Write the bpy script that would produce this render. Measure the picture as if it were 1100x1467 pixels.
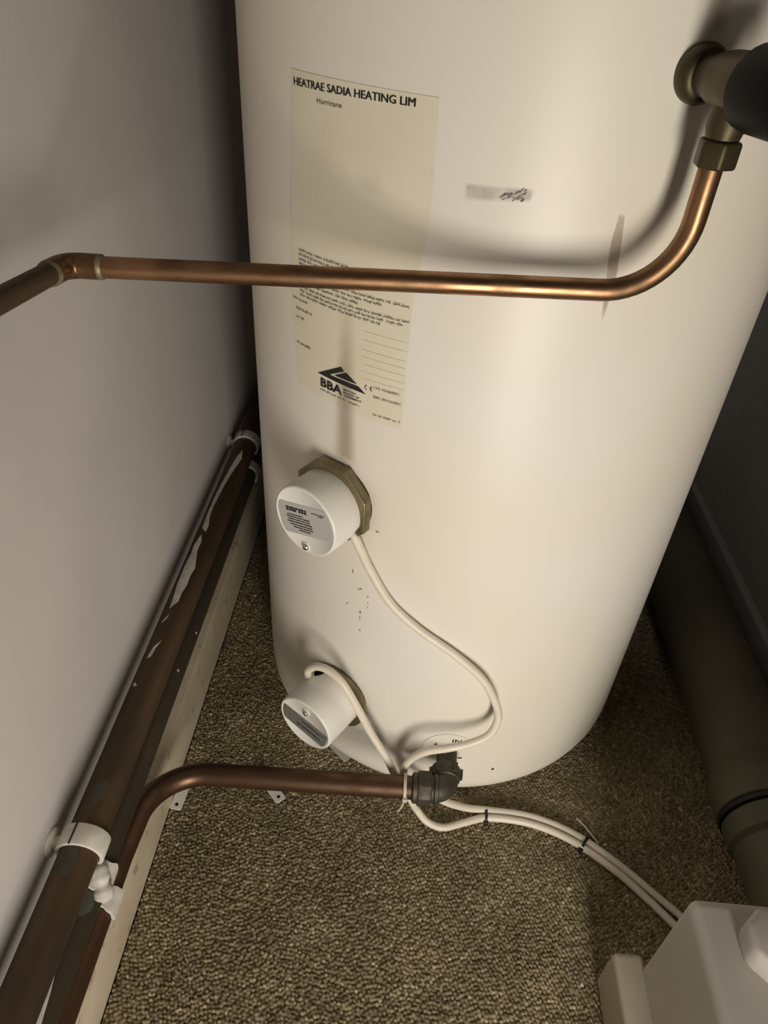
import bpy, bmesh, math, random
import numpy as np
from mathutils import Vector, Matrix

for o in list(bpy.data.objects):
    bpy.data.objects.remove(o)
scene = bpy.context.scene
COL = scene.collection
random.seed(7)
rng = np.random.default_rng(11)
PI = math.pi

# ------------------------------------------------------------------ camera
cd = bpy.data.cameras.new('camera')
cam = bpy.data.objects.new('camera', cd)
COL.objects.link(cam)
cd.sensor_fit = 'HORIZONTAL'
cd.sensor_width = 36.0
cd.lens = 1020.0 / 1100.0 * 36.0
cd.clip_start = 0.01
cam.matrix_world = Matrix(((0.996383, -0.083179, 0.017382, -0.09083),
                           (0.064681, 0.60971, -0.789981, -0.81472),
                           (0.055111, 0.788248, 0.612885, 0.91453),
                           (0, 0, 0, 1)))
scene.camera = cam

# ------------------------------------------------------------------ world, lamps, exposure
world = bpy.data.worlds.new('world')
scene.world = world
world.use_nodes = True
wb = world.node_tree.nodes['Background']
wb.inputs[0].default_value = (1.0, 0.95, 0.88, 1)
wb.inputs[1].default_value = 0.008


# light falling in through the tall narrow gap of the landing door, outside the cupboard
ld = bpy.data.lights.new('landing_door_light', 'AREA')
ld.shape = 'RECTANGLE'
ld.size = 0.20
ld.size_y = 0.76
ld.energy = 12.6
ld.color = (1.0, 0.925, 0.80)
lo = bpy.data.objects.new('landing_door_light', ld)
lo.location = (0.20, -1.40, 0.39)
lo.rotation_euler = (math.radians(90), 0, math.radians(4))
COL.objects.link(lo)

scene.view_settings.view_transform = 'Standard'
scene.view_settings.look = 'None'
scene.view_settings.gamma = 1.0
scene.view_settings.use_curve_mapping = False
scene.view_settings.exposure = 0.0

# ------------------------------------------------------------------ tagging helpers


def tag(o, label=None, cat=None, group=None, kind=None):
    if label:
        o['label'] = label
    if cat:
        o['category'] = cat
    if group:
        o['group'] = group
    if kind:
        o['kind'] = kind
    return o


def empty(name, loc, label, cat, group=None):
    o = bpy.data.objects.new(name, None)
    o.empty_display_size = 0.02
    COL.objects.link(o)
    o.location = loc
    return tag(o, label, cat, group)


class MB:
    """collects geometry in world coordinates and links it as one mesh object"""

    def __init__(self):
        self.v = []
        self.f = []

    def add(self, verts, faces):
        n = len(self.v)
        self.v += [tuple(p) for p in verts]
        self.f += [tuple(i + n for i in q) for q in faces]
        return self

    # ---- swept tube along a path
    def tube(self, path, r, seg=20, caps=True):
        P = [Vector(p) for p in path]
        n = len(P)
        rr = r if hasattr(r, '__len__') else [r] * n
        T = []
        for i in range(n):
            a = P[max(0, i - 1)]
            b = P[min(n - 1, i + 1)]
            T.append((b - a).normalized())
        ref = Vector((0, 0, 1)) if abs(T[0].z) < .9 else Vector((1, 0, 0))
        N = (ref - T[0] * ref.dot(T[0])).normalized()
        V = []
        for i in range(n):
            N = (N - T[i] * N.dot(T[i])).normalized()
            Bn = T[i].cross(N)
            for k in range(seg):
                a = 2 * PI * k / seg
                V.append(P[i] + (N * math.cos(a) + Bn * math.sin(a)) * rr[i])
        F = []
        for i in range(n - 1):
            for k in range(seg):
                k2 = (k + 1) % seg
                F.append((i * seg + k, i * seg + k2, (i + 1) * seg + k2, (i + 1) * seg + k))
        if caps:
            F.append(tuple(range(seg))[::-1])
            F.append(tuple((n - 1) * seg + k for k in range(seg)))
        return self.add(V, F)

    # ---- lathe: profile [(radius, height)] about axis d from point c
    def lathe(self, prof, c, d, seg=40, up=None, a0=0.0, a1=2 * PI, squash=1.0):
        c = Vector(c)
        d = Vector(d).normalized()
        ref = Vector(up) if up else (Vector((0, 0, 1)) if abs(d.z) < .9 else Vector((1, 0, 0)))
        u = (ref - d * ref.dot(d)).normalized()
        w = d.cross(u)
        full = abs(a1 - a0 - 2 * PI) < 1e-6
        m = seg if full else seg + 1
        V = []
        for (r, h) in prof:
            for k in range(m):
                a = a0 + (a1 - a0) * k / seg
                V.append(c + d * h + (u * math.cos(a) + w * math.sin(a) * squash) * r)
        F = []
        for i in range(len(prof) - 1):
            for k in range(seg):
                k2 = (k + 1) % m
                F.append((i * m + k, i * m + k2, (i + 1) * m + k2, (i + 1) * m + k))
        if full:
            if prof[0][0] > 1e-6:
                F.append(tuple(range(m))[::-1])
            if prof[-1][0] > 1e-6:
                F.append(tuple((len(prof) - 1) * m + k for k in range(m)))
        return self.add(V, F)

    # ---- polygon prism
    def prism(self, poly, c, u, v, d, h):
        c, u, v, d = Vector(c), Vector(u), Vector(v), Vector(d)
        n = len(poly)
        V = [c + u * x + v * y for x, y in poly] + [c + u * x + v * y + d * h for x, y in poly]
        F = [tuple(range(n))[::-1], tuple(range(n, 2 * n))]
        F += [(i, (i + 1) % n, n + (i + 1) % n, n + i) for i in range(n)]
        return self.add(V, F)

    def box(self, a, b):
        (x0, y0, z0), (x1, y1, z1) = a, b
        V = [(x0, y0, z0), (x1, y0, z0), (x1, y1, z0), (x0, y1, z0), (x0, y0, z1), (x1, y0, z1), (x1, y1, z1), (x0, y1, z1)]
        F = [(0, 3, 2, 1), (4, 5, 6, 7), (0, 1, 5, 4), (1, 2, 6, 5), (2, 3, 7, 6), (3, 0, 4, 7)]
        return self.add(V, F)

    def build(self, name, mat, parent=None, smooth=True, bevel=0, bseg=3, angle=40, kind=None):
        me = bpy.data.meshes.new(name)
        off = Vector((0, 0, 0))
        if parent is not None:
            p = parent
            while p is not None:
                off += p.location
                p = p.parent
        else:
            vs = np.array([tuple(q) for q in self.v])
            off = Vector(((vs[:, 0].min() + vs[:, 0].max()) / 2, (vs[:, 1].min() + vs[:, 1].max()) / 2, vs[:, 2].min()))
        me.from_pydata([tuple(Vector(q) - off) for q in self.v], [], self.f)
        bm = bmesh.new()
        bm.from_mesh(me)
        bmesh.ops.remove_doubles(bm, verts=bm.verts, dist=1e-6)
        bmesh.ops.recalc_face_normals(bm, faces=bm.faces)
        if bevel:
            es = [e for e in bm.edges if len(e.link_faces) == 2 and e.calc_face_angle(0) > math.radians(30)]
            bmesh.ops.bevel(bm, geom=es, offset=bevel, segments=bseg, profile=.5, affect='EDGES', clamp_overlap=True)
        if smooth:
            for f in bm.faces:
                f.smooth = True
            for e in bm.edges:
                if len(e.link_faces) == 2 and e.calc_face_angle(0) > math.radians(angle):
                    e.smooth = False
        bm.to_mesh(me)
        bm.free()
        me.materials.append(mat)
        o = bpy.data.objects.new(name, me)
        COL.objects.link(o)
        if parent is None:
            o.location = off
        else:
            o.parent = parent
        if kind:
            o['kind'] = kind
        return o


def fillet(pts, rad, n=14):
    """polyline with rounded corners"""
    P = [Vector(p) for p in pts]
    out = [P[0]]
    for i in range(1, len(P) - 1):
        a = (P[i - 1] - P[i]).normalized()
        b = (P[i + 1] - P[i]).normalized()
        ang = a.angle(b)
        r = rad[i - 1] if hasattr(rad, '__len__') else rad
        t = r / math.tan(ang / 2)
        s, e = P[i] + a * t, P[i] + b * t
        cen = P[i] + (a + b).normalized() * (r / math.sin(ang / 2))
        v0, v1 = s - cen, e - cen
        th = v0.angle(v1)
        for k in range(n + 1):
            f = k / n
            out.append(cen + v0 * (math.sin((1 - f) * th) / math.sin(th)) + v1 * (math.sin(f * th) / math.sin(th)))
    out.append(P[-1])
    return out


def resample(path, step):
    out = [Vector(path[0])]
    for a, b in zip(path[:-1], path[1:]):
        a, b = Vector(a), Vector(b)
        n = max(1, int((b - a).length / step))
        for k in range(1, n + 1):
            out.append(a.lerp(b, k / n))
    return out


def spline(pts, n=8):
    """Catmull-Rom through the points"""
    P = [Vector(p) for p in pts]
    P = [P[0] * 2 - P[1]] + P + [P[-1] * 2 - P[-2]]
    out = []
    for i in range(1, len(P) - 2):
        a, b, c, d = P[i - 1:i + 3]
        for k in range(n):
            t = k / n
            out.append(.5 * ((2 * b) + (c - a) * t + (2 * a - 5 * b + 4 * c - d) * t * t + (3 * b - a - 3 * c + d) * t ** 3))
    out.append(P[-2])
    return out


# ------------------------------------------------------------------ materials
def mat(name, color, rough=.5, metal=0.0, color2=None, scale=20, detail=4, lo=.35, hi=.65, bump=0, bscale=200,
        bdist=.0005, rvar=0, spec=.5, stretch=None, color3=None, s3=60, lo3=.6, hi3=.75, coat=0, trans=0, alpha=1):
    m = bpy.data.materials.new(name)
    m.use_nodes = True
    nt = m.node_tree
    N, L = nt.nodes, nt.links
    p = N['Principled BSDF']
    p.inputs['Roughness'].default_value = rough
    p.inputs['Metallic'].default_value = metal
    p.inputs['Specular IOR Level'].default_value = spec
    p.inputs['Coat Weight'].default_value = coat
    p.inputs['Transmission Weight'].default_value = trans
    p.inputs['Alpha'].default_value = alpha
    p.inputs['Base Color'].default_value = (*color, 1)
    g = N.new('ShaderNodeNewGeometry')
    vec = g.outputs['Position']
    if stretch:
        mp = N.new('ShaderNodeMapping')
        mp.inputs['Scale'].default_value = stretch
        L.new(vec, mp.inputs['Vector'])
        vec = mp.outputs['Vector']

    def mask(sc, det, a, b):
        n = N.new('ShaderNodeTexNoise')
        n.inputs['Scale'].default_value = sc
        n.inputs['Detail'].default_value = det
        L.new(vec, n.inputs['Vector'])
        r = N.new('ShaderNodeMapRange')
        r.inputs['From Min'].default_value = a
        r.inputs['From Max'].default_value = b
        L.new(n.outputs['Fac'], r.inputs['Value'])
        return r.outputs['Result']
    cur = None
    if color2:
        fac = mask(scale, detail, lo, hi)
        mx = N.new('ShaderNodeMix')
        mx.data_type = 'RGBA'
        mx.inputs['A'].default_value = (*color, 1)
        mx.inputs['B'].default_value = (*color2, 1)
        L.new(fac, mx.inputs['Factor'])
        cur = mx.outputs['Result']
        if rvar:
            r = N.new('ShaderNodeMapRange')
            r.inputs['To Min'].default_value = rough
            r.inputs['To Max'].default_value = rough + rvar
            L.new(fac, r.inputs['Value'])
            L.new(r.outputs['Result'], p.inputs['Roughness'])
    if color3:
        fac = mask(s3, 3, lo3, hi3)
        mx = N.new('ShaderNodeMix')
        mx.data_type = 'RGBA'
        if cur:
            L.new(cur, mx.inputs['A'])
        else:
            mx.inputs['A'].default_value = (*color, 1)
        mx.inputs['B'].default_value = (*color3, 1)
        L.new(fac, mx.inputs['Factor'])
        cur = mx.outputs['Result']
    if cur:
        L.new(cur, p.inputs['Base Color'])
    if bump:
        n = N.new('ShaderNodeTexNoise')
        n.inputs['Scale'].default_value = bscale
        n.inputs['Detail'].default_value = 3
        L.new(vec, n.inputs['Vector'])
        b = N.new('ShaderNodeBump')
        b.inputs['Strength'].default_value = bump
        b.inputs['Distance'].default_value = bdist
        L.new(n.outputs['Fac'], b.inputs['Height'])
        L.new(b.outputs['Normal'], p.inputs['Normal'])
    return m


M = {}
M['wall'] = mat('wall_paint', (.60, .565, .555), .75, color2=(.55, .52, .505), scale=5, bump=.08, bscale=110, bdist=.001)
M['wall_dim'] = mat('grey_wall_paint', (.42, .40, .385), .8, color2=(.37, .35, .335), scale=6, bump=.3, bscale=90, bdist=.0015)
M['skirting'] = mat('skirting_gloss', (.60, .52, .40), .45, color2=(.52, .44, .32), scale=14, color3=(.34, .28, .20), s3=45, lo3=.62, hi3=.72, bump=.15, bscale=60, bdist=.001)
M['cyl'] = mat('cylinder_enamel', (.78, .745, .695), .42, color2=(.765, .71, .61), scale=4.2, detail=2, lo=.40, hi=.70, bump=.06, bscale=320, bdist=.0004)
M['paper'] = mat('label_paper', (.75, .70, .57), .5, color2=(.725, .67, .525), scale=22, detail=2, color3=(.66, .615, .50), s3=30, lo3=.62, hi3=.85)
M['paper_pale'] = mat('label_paper_pale', (.71, .655, .54), .5, color2=(.69, .63, .50), scale=22, detail=2)
M['ink'] = mat('black_print', (.012, .012, .011), .6)
M['ink_grey'] = mat('grey_print', (.13, .12, .10), .6)
M['ink_faint'] = mat('faint_print', (.67, .62, .495), .6)
M['copper'] = mat('copper_bright', (.36, .20, .11), .33, 1.0, color2=(.145, .09, .05), scale=26, lo=.40, hi=.68, rvar=.22, bump=.08, bscale=250, bdist=.0004)
M['copper_dull'] = mat('copper_dull', (.135, .078, .048), .36, .8, color2=(.085, .047, .028), scale=24, lo=.35, hi=.65, rvar=.2, bump=.08, bscale=200, bdist=.0004)
M['copper_dark'] = mat('copper_tarnished', (.094, .058, .031), .46, .5, color2=(.052, .034, .020), scale=18, lo=.38, hi=.66, rvar=.15, stretch=(1, .35, 1), color3=(.055, .060, .042), s3=16, lo3=.62, hi3=.74)
M['copper_black'] = mat('copper_blackened', (.060, .044, .028), .50, .5, color2=(.042, .033, .022), scale=18, lo=.38, hi=.66, rvar=.15, stretch=(1, .35, 1), color3=(.045, .055, .040), s3=16, lo3=.58, hi3=.72)
M['solder'] = mat('solder_ring', (.30, .25, .17), .5, .6, color2=(.20, .15, .09), scale=120)
M['fitting_brown'] = mat('elbow_tarnish', (.20, .115, .055), .38, .85, color2=(.12, .075, .035), scale=60, rvar=.15)
M['brass'] = mat('brass_dull', (.30, .255, .155), .36, .8, color2=(.20, .17, .10), scale=60, rvar=.15)
M['brass_dark'] = mat('brass_dark', (.085, .068, .034), .40, .7, color2=(.058, .047, .025), scale=40, rvar=.12)
M['valve_black'] = mat('valve_black_plastic', (.005, .005, .0045), .5, spec=.15)
M['fitting'] = mat('gunmetal_fitting', (.085, .074, .056), .5, .45, color2=(.055, .048, .036), scale=70, rvar=.1)
M['plastic_white'] = mat('white_plastic', (.80, .785, .75), .34, color2=(.74, .72, .675), scale=18, detail=2)
M['plastic_cap'] = mat('heater_cover_plastic', (.80, .785, .745), .36, color2=(.77, .75, .70), scale=30, detail=2, bump=.05, bscale=200, bdist=.0003)
M['label_grey'] = mat('grey_rating_label', (.47, .46, .44), .4)
M['label_dark'] = mat('dark_rating_label', (.20, .195, .18), .4, color2=(.13, .125, .115), scale=300)
M['chrome'] = mat('screw_steel', (.62, .61, .58), .25, 1.0)
M['cable'] = mat('cable_white_pvc', (.76, .71, .61), .42, color2=(.72, .66, .55), scale=40)
M['tie_black'] = mat('black_nylon', (.010, .010, .010), .45)
M['tie_white'] = mat('cream_nylon', (.55, .50, .42), .5)
M['hole'] = mat('dark_opening', (.006, .005, .004), .9)
M['clip_white'] = mat('white_clip_plastic', (.70, .67, .62), .45, color2=(.58, .54, .48), scale=90)
M['paint'] = mat('white_paint_splash', (.66, .63, .58), .6, color2=(.52, .49, .44), scale=120)
M['soil'] = mat('olive_soil_pipe', (.10, .09, .056), .6, color2=(.075, .068, .043), scale=9, color3=(.11, .10, .07), s3=70, lo3=.66, hi3=.74)
M['soil_joint'] = mat('black_rubber_seal', (.012, .012, .010), .6)
M['box'] = mat('white_housing_plastic', (.50, .475, .45), .45, color2=(.46, .43, .40), scale=7, detail=2)
M['box_cream'] = mat('cream_housing_plastic', (.46, .405, .33), .45, color2=(.42, .365, .295), scale=9, detail=2)
M['sub'] = mat('carpet_backing', (.055, .042, .024), .95, color2=(.04, .03, .018), scale=120)
M['clear'] = mat('clear_plastic', (.80, .79, .77), .22, alpha=.45)
M['wood'] = mat('door_frame_paint', (.45, .42, .38), .5)


def stain_mat(name, color, amax, scale, lo, hi, stretch=(1, 1, 1), rough=.6):
    """a see-through smear with an uneven edge"""
    m = bpy.data.materials.new(name)
    m.use_nodes = True
    nt = m.node_tree
    N, L = nt.nodes, nt.links
    p = N['Principled BSDF']
    p.inputs['Base Color'].default_value = (*color, 1)
    p.inputs['Roughness'].default_value = rough
    at = N.new('ShaderNodeAttribute')
    at.attribute_name = 'cover'
    g = N.new('ShaderNodeNewGeometry')
    mp = N.new('ShaderNodeMapping')
    mp.inputs['Scale'].default_value = stretch
    L.new(g.outputs['Position'], mp.inputs['Vector'])
    n = N.new('ShaderNodeTexNoise')
    n.inputs['Scale'].default_value = scale
    n.inputs['Detail'].default_value = 4
    L.new(mp.outputs['Vector'], n.inputs['Vector'])
    r = N.new('ShaderNodeMapRange')
    r.inputs['From Min'].default_value = lo
    r.inputs['From Max'].default_value = hi
    r.inputs['To Max'].default_value = amax
    L.new(n.outputs['Fac'], r.inputs['Value'])
    k = N.new('ShaderNodeMath')
    k.operation = 'MULTIPLY'
    L.new(r.outputs['Result'], k.inputs[0])
    L.new(at.outputs['Fac'], k.inputs[1])
    L.new(k.outputs[0], p.inputs['Alpha'])
    return m


# ------------------------------------------------------------------ the cupboard (setting)
XW, XR, YB, YF, ZC = -.384, .545, .62, -.78, 2.3


def struct(name, mb, m, label, **k):
    o = mb.build(name, m, None, **k)
    o['kind'] = 'structure'
    o['label'] = label
    return o


struct('floor', MB().box((XW - .1, -2.6, -.06), (XR + .5, YB + .1, -.0036)), M['sub'], 'cupboard floor under the brown carpet', smooth=False)
struct('wall_left', MB().box((XW - .1, YF, 0), (XW, YB + .1, ZC)), M['wall'], 'pale grey painted wall left of the cylinder', smooth=False)
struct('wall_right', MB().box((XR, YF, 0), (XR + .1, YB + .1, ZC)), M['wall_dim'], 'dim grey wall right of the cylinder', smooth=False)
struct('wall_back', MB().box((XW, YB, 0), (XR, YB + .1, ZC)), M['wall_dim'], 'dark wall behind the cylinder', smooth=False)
struct('ceiling', MB().box((XW - .1, YF - .1, ZC), (XR + .1, YB + .1, ZC + .1)), M['wall'], 'cupboard ceiling', smooth=False)
# unseen front wall, added; its opening edge is set to shade the right side
struct('front_shade_wall', MB().box((.32, YF - .1, 0), (XR + .5, YF, ZC)).box((XW - .6, YF - .1, 0), (XW - .0, YF, ZC)).box((XW, YF - .1, 2.0), (.32, YF, ZC)),
       M['wall'], 'unseen front wall added to shade the right side, with an opening', smooth=False)
bb = MB().box((XW, YF, 0), (-.360, YB, .095))
struct('baseboard_left', bb, M['skirting'], 'cream painted skirting board under the wall pipes', bevel=.004)
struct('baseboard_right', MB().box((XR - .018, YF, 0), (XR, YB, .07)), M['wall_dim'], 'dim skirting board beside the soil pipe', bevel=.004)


# carpet: looped pile in staggered ribs, real relief
def carpet():
    x0, x1, y0, y1, st = -.3595, .527, -.78, .60, .00115
    nx, ny = int((x1 - x0) / st), int((y1 - y0) / st)
    X, Y = np.meshgrid(np.linspace(x0, x1, nx), np.linspace(y0, y1, ny))
    a = math.radians(24)
    # slow wander of the ribs
    wx = .0016 * np.sin(Y * 31 + 2 * np.sin(X * 17)) + .0012 * np.sin(X * 43 + Y * 12)
    U = (X * math.cos(a) + Y * math.sin(a)) + wx
    W = (-X * math.sin(a) + Y * math.cos(a)) + .0012 * np.sin(X * 57 + Y * 23)
    pu, pw = .0043, .0048
    cu = np.floor(U / pu)
    W2 = W + (np.mod(cu, 2)) * pw * .5
    cw = np.floor(W2 / pw)
    h = np.zeros_like(X)
    tint = np.full_like(X, .25)

    def hsh(i, j, k):
        t = np.sin(i * 127.1 + j * 311.7 + k * 74.7) * 43758.5453
        return t - np.floor(t)
    for du in (-1, 0, 1):
        c = cu + du
        Wc = W + hsh(c, 0 * c, 9) * pw
        base = np.floor(Wc / pw)
        for dw in (-1, 0, 1):
            d = base + dw
            ju, jw = (hsh(c, d, 1) - .5) * .0013, (hsh(c, d, 2) - .5) * .0017
            ru = .0022 * (.85 + .35 * hsh(c, d, 3))
            rw = .0030 * (.8 + .4 * hsh(c, d, 4))
            lean = .15
            du_ = U - (c + .5) * pu - ju
            dw_ = Wc - (d + .5) * pw - jw + lean * du_
            q = 1 - (du_ / ru) ** 2 - (dw_ / rw) ** 2
            hh = np.maximum(q, 0) ** .5 * .0046 * (.70 + .38 * hsh(c, d, 5))
            up = hh > h
            h = np.where(up, hh, h)
            tint = np.where(up, hsh(c, d, 6), tint)
    h = h + .0005 * np.sin(X * 9 + Y * 5)
    V = np.stack([X, Y, h - .0030], -1).reshape(-1, 3).astype(np.float32)
    idx = np.arange(nx * ny).reshape(ny, nx)
    Q = np.stack([idx[:-1, :-1], idx[:-1, 1:], idx[1:, 1:], idx[1:, :-1]], -1).reshape(-1, 4).astype(np.int32)
    me = bpy.data.meshes.new('carpet')
    me.vertices.add(len(V))
    me.vertices.foreach_set('co', V.ravel())
    me.loops.add(Q.size)
    me.loops.foreach_set('vertex_index', Q.ravel())
    me.polygons.add(len(Q))
    me.polygons.foreach_set('loop_start', np.arange(0, Q.size, 4, dtype=np.int32))
    me.polygons.foreach_set('use_smooth', np.ones(len(Q), dtype=bool))
    at = me.attributes.new('yarn', 'FLOAT', 'POINT')
    at.data.foreach_set('value', tint.ravel().astype(np.float32))
    me.update()
    m = bpy.data.materials.new('loop_pile_carpet')
    m.use_nodes = True
    nt = m.node_tree
    N, L = nt.nodes, nt.links
    p = N['Principled BSDF']
    p.inputs['Roughness'].default_value = .95
    p.inputs['Specular IOR Level'].default_value = .15
    p.inputs['Sheen Weight'].default_value = .1
    atn = N.new('ShaderNodeAttribute')
    atn.attribute_name = 'yarn'
    cr = N.new('ShaderNodeValToRGB')
    e = cr.color_ramp.elements
    e[0].position, e[0].color = 0.0, (.165, .130, .072, 1)
    e[1].position, e[1].color = 1.0, (.50, .43, .29, 1)
    for pos, colr in ((.25, (.245, .200, .115, 1)), (.55, (.29, .24, .145, 1)), (.85, (.33, .278, .174, 1))):
        k = e.new(pos)
        k.color = colr
    L.new(atn.outputs['Fac'], cr.inputs['Fac'])
    # big worn / dirty patches
    g = N.new('ShaderNodeNewGeometry')
    n = N.new('ShaderNodeTexNoise')
    n.inputs['Scale'].default_value = 14
    n.inputs['Detail'].default_value = 5
    L.new(g.outputs['Position'], n.inputs['Vector'])
    mr = N.new('ShaderNodeMapRange')
    mr.inputs['From Min'].default_value = .35
    mr.inputs['From Max'].default_value = .7
    mr.inputs['To Min'].default_value = .78
    mr.inputs['To Max'].default_value = 1.12
    L.new(n.outputs['Fac'], mr.inputs['Value'])
    n2 = N.new('ShaderNodeTexNoise')
    n2.inputs['Scale'].default_value = 1400
    n2.inputs['Detail'].default_value = 2
    L.new(g.outputs['Position'], n2.inputs['Vector'])
    mr2 = N.new('ShaderNodeMapRange')
    mr2.inputs['From Min'].default_value = .3
    mr2.inputs['From Max'].default_value = .7
    mr2.inputs['To Min'].default_value = .75
    mr2.inputs['To Max'].default_value = 1.25
    L.new(n2.outputs['Fac'], mr2.inputs['Value'])
    mm = N.new('ShaderNodeMath')
    mm.operation = 'MULTIPLY'
    L.new(mr.outputs['Result'], mm.inputs[0])
    L.new(mr2.outputs['Result'], mm.inputs[1])
    vm = N.new('ShaderNodeVectorMath')
    vm.operation = 'SCALE'
    L.new(cr.outputs['Color'], vm.inputs[0])
    L.new(mm.outputs[0], vm.inputs['Scale'])
    L.new(vm.outputs['Vector'], p.inputs['Base Color'])
    b = N.new('ShaderNodeBump')
    b.inputs['Strength'].default_value = .35
    b.inputs['Distance'].default_value = .0008
    L.new(n2.outputs['Fac'], b.inputs['Height'])
    L.new(b.outputs['Normal'], p.inputs['Normal'])
    me.materials.append(m)
    o = bpy.data.objects.new('carpet', me)
    COL.objects.link(o)
    tag(o, 'brown looped pile carpet covering the cupboard floor', 'carpet', kind='stuff')


carpet()

# ------------------------------------------------------------------ hot water cylinder
R = .275
HC = 1.72
cyl = empty('hot_water_cylinder', (0, 0, 0), 'tall cream enamelled hot water cylinder filling the cupboard', 'water cylinder')
fr = .047
prof = [(0.0, .002)]
for k in range(9):
    a = k / 8 * PI / 2
    prof.append((R - fr + fr * math.sin(a), .002 + fr - fr * math.cos(a)))
for z in np.linspace(.1, HC - .1, 18):
    prof.append((R, float(z)))
for k in range(1, 9):
    a = k / 8 * PI / 2
    prof.append((R - .06 + .06 * math.cos(a), HC - .06 + .06 * math.sin(a)))
prof.append((0.0, HC + .02))
MB().lathe(prof, (0, 0, 0), (0, 0, 1), 160).build('body', M['cyl'], cyl, angle=60)


def on_cyl(s, z, off=0.0):
    ph = s / R
    return ((R + off) * math.sin(ph), -(R + off) * math.cos(ph), z)


def patch(outline_l, outline_r, off=.0004, nu=14, thick=True):
    """strip between two polylines (s,z), wrapped on the cylinder with real thickness"""
    mb = MB()
    n = len(outline_l)
    V = []
    for (a, b) in zip(outline_l, outline_r):
        for k in range(nu + 1):
            t = k / nu
            V.append(on_cyl(a[0] + (b[0] - a[0]) * t, a[1] + (b[1] - a[1]) * t, off))
    F = []
    for i in range(n - 1):
        for k in range(nu):
            F.append((i * (nu + 1) + k, i * (nu + 1) + k + 1, (i + 1) * (nu + 1) + k + 1, (i + 1) * (nu + 1) + k))
    mb.add(V, F)
    return mb


def seglist(pts, n):
    out = []
    for a, b in zip(pts[:-1], pts[1:]):
        for k in range(n):
            t = k / n
            out.append((a[0] + (b[0] - a[0]) * t, a[1] + (b[1] - a[1]) * t))
    out.append(pts[-1])
    return out


def flat_poly(poly, off):
    """filled polygon (s,z) triangulated finely enough to follow the cylinder"""
    bm = bmesh.new()
    vs = [bm.verts.new((x, z, 0)) for x, z in poly]
    bm.faces.new(vs)
    bmesh.ops.triangulate(bm, faces=bm.faces)
    bmesh.ops.subdivide_edges(bm, edges=[e for e in bm.edges if e.calc_length() > .012], cuts=2)
    bmesh.ops.triangulate(bm, faces=bm.faces)
    bm.verts.index_update()
    V = [on_cyl(v.co.x, v.co.y, off) for v in bm.verts]
    F = [tuple(v.index for v in f.verts) for f in bm.faces]
    bm.free()
    return V, F


def text2d(body, bold=0.0):
    cu = bpy.data.curves.new('t', 'FONT')
    cu.body = body
    cu.size = 1.0
    cu.offset = bold
    cu.resolution_u = 2
    ob = bpy.data.objects.new('t', cu)
    COL.objects.link(ob)
    dg = bpy.context.evaluated_depsgraph_get()
    me = bpy.data.meshes.new_from_object(ob.evaluated_get(dg))
    V = np.array([v.co[:2] for v in me.vertices])
    F = [tuple(p.vertices) for p in me.polygons]
    bpy.data.objects.remove(ob)
    bpy.data.curves.remove(cu)
    bpy.data.meshes.remove(me)
    lo, hi = V.min(0), V.max(0)
    return (V - lo) / (hi - lo), F


def cyl_text(body, s0, s1, z0, z1, parent, m='ink', bold=.012, off=.0009, name='printed_text'):
    V, F = text2d(body, bold)
    P = [on_cyl(s0 + (s1 - s0) * x, z0 + (z1 - z0) * y, off) for x, y in V]
    return MB().add(P, F).build(name, M[m], parent, smooth=False)


def scribble(mb, s0, s1, z, h, seed, off=.0009):
    """one line of unreadably small print: word groups of tiny letter strokes"""
    r = random.Random(seed)
    s = s0
    while s < s1:
        w = r.uniform(.0035, .010)
        e = min(s + w, s1)
        c = s
        while c < e:
            lw = r.uniform(.0008, .0013)
            hh = h * r.choice((.62, .62, .62, 1.0, .7))
            zb = z - (h * .25 if r.random() < .12 else 0)
            st = .00042
            P = [on_cyl(c, zb, off), on_cyl(c + st, zb, off), on_cyl(c + st, z + hh, off), on_cyl(c, z + hh, off)]
            mb.add(P, [(0, 1, 2, 3)])
            if r.random() < .75:
                zz = z + h * r.choice((0.0, .25, .45))
                P = [on_cyl(c, zz, off), on_cyl(c + lw, zz, off), on_cyl(c + lw, zz + h * .2, off), on_cyl(c, zz + h * .2, off)]
                mb.add(P, [(0, 1, 2, 3)])
            c += lw
        s = e + r.uniform(.0012, .0022)
    return mb


# paper label: left edge to right edge, top to bottom (arc metres, height)
lab = patch(seglist([(-.2190, .8455), (-.2250, .745), (-.2270, .656), (-.2200, .600), (-.2190, .583)], 8),
            seglist([(-.0865, .8425), (-.0850, .771), (-.0935, .694), (-.0940, .640), (-.0945, .5795)], 8), nu=24).build('paper_label', M['paper'], cyl)
lab['label'] = 'yellowed paper rating label with black print'
for dx in (0, .0003, .0006):
    cyl_text('HEATRAE SADIA HEATING LIM', -.2165 + dx, -.1035 + dx, .8352, .8404, lab, bold=0)
cyl_text('Hurricane', -.1895, -.1640, .8268, .8302, lab, 'ink_grey', bold=.01)
pm = MB()
k = 0
for z, a, b in ((.7122, -.2140, -.1330), (.7081, -.2140, -.1580), (.7041, -.2140, -.1748), (.7001, -.2140, -.1900), (.6965, -.2140, -.2050), (.6931, -.2140, -.0945), (.6892, -.2140, -.1206), (.6850, -.2140, -.1440), (.6803, -.2130, -.0945),
                (.6765, -.2130, -.1009), (.6728, -.2130, -.1215)):
    scribble(pm, a, b, z, .0026, k)
    k += 1
pm.build('small_print', M['ink_grey'], lab, smooth=False, kind='stuff')
pm = MB()
for z, a, b in ((.6672, -.2235, -.2025), (.6585, -.2193, -.1965), (.6503, -.2194, -.2082), (.6252, -.2194, -.1990)):
    scribble(pm, a, b, z, .0027, k)
    k += 1
pm.build('small_print', M['ink_grey'], lab, smooth=False, kind='stuff')
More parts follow.
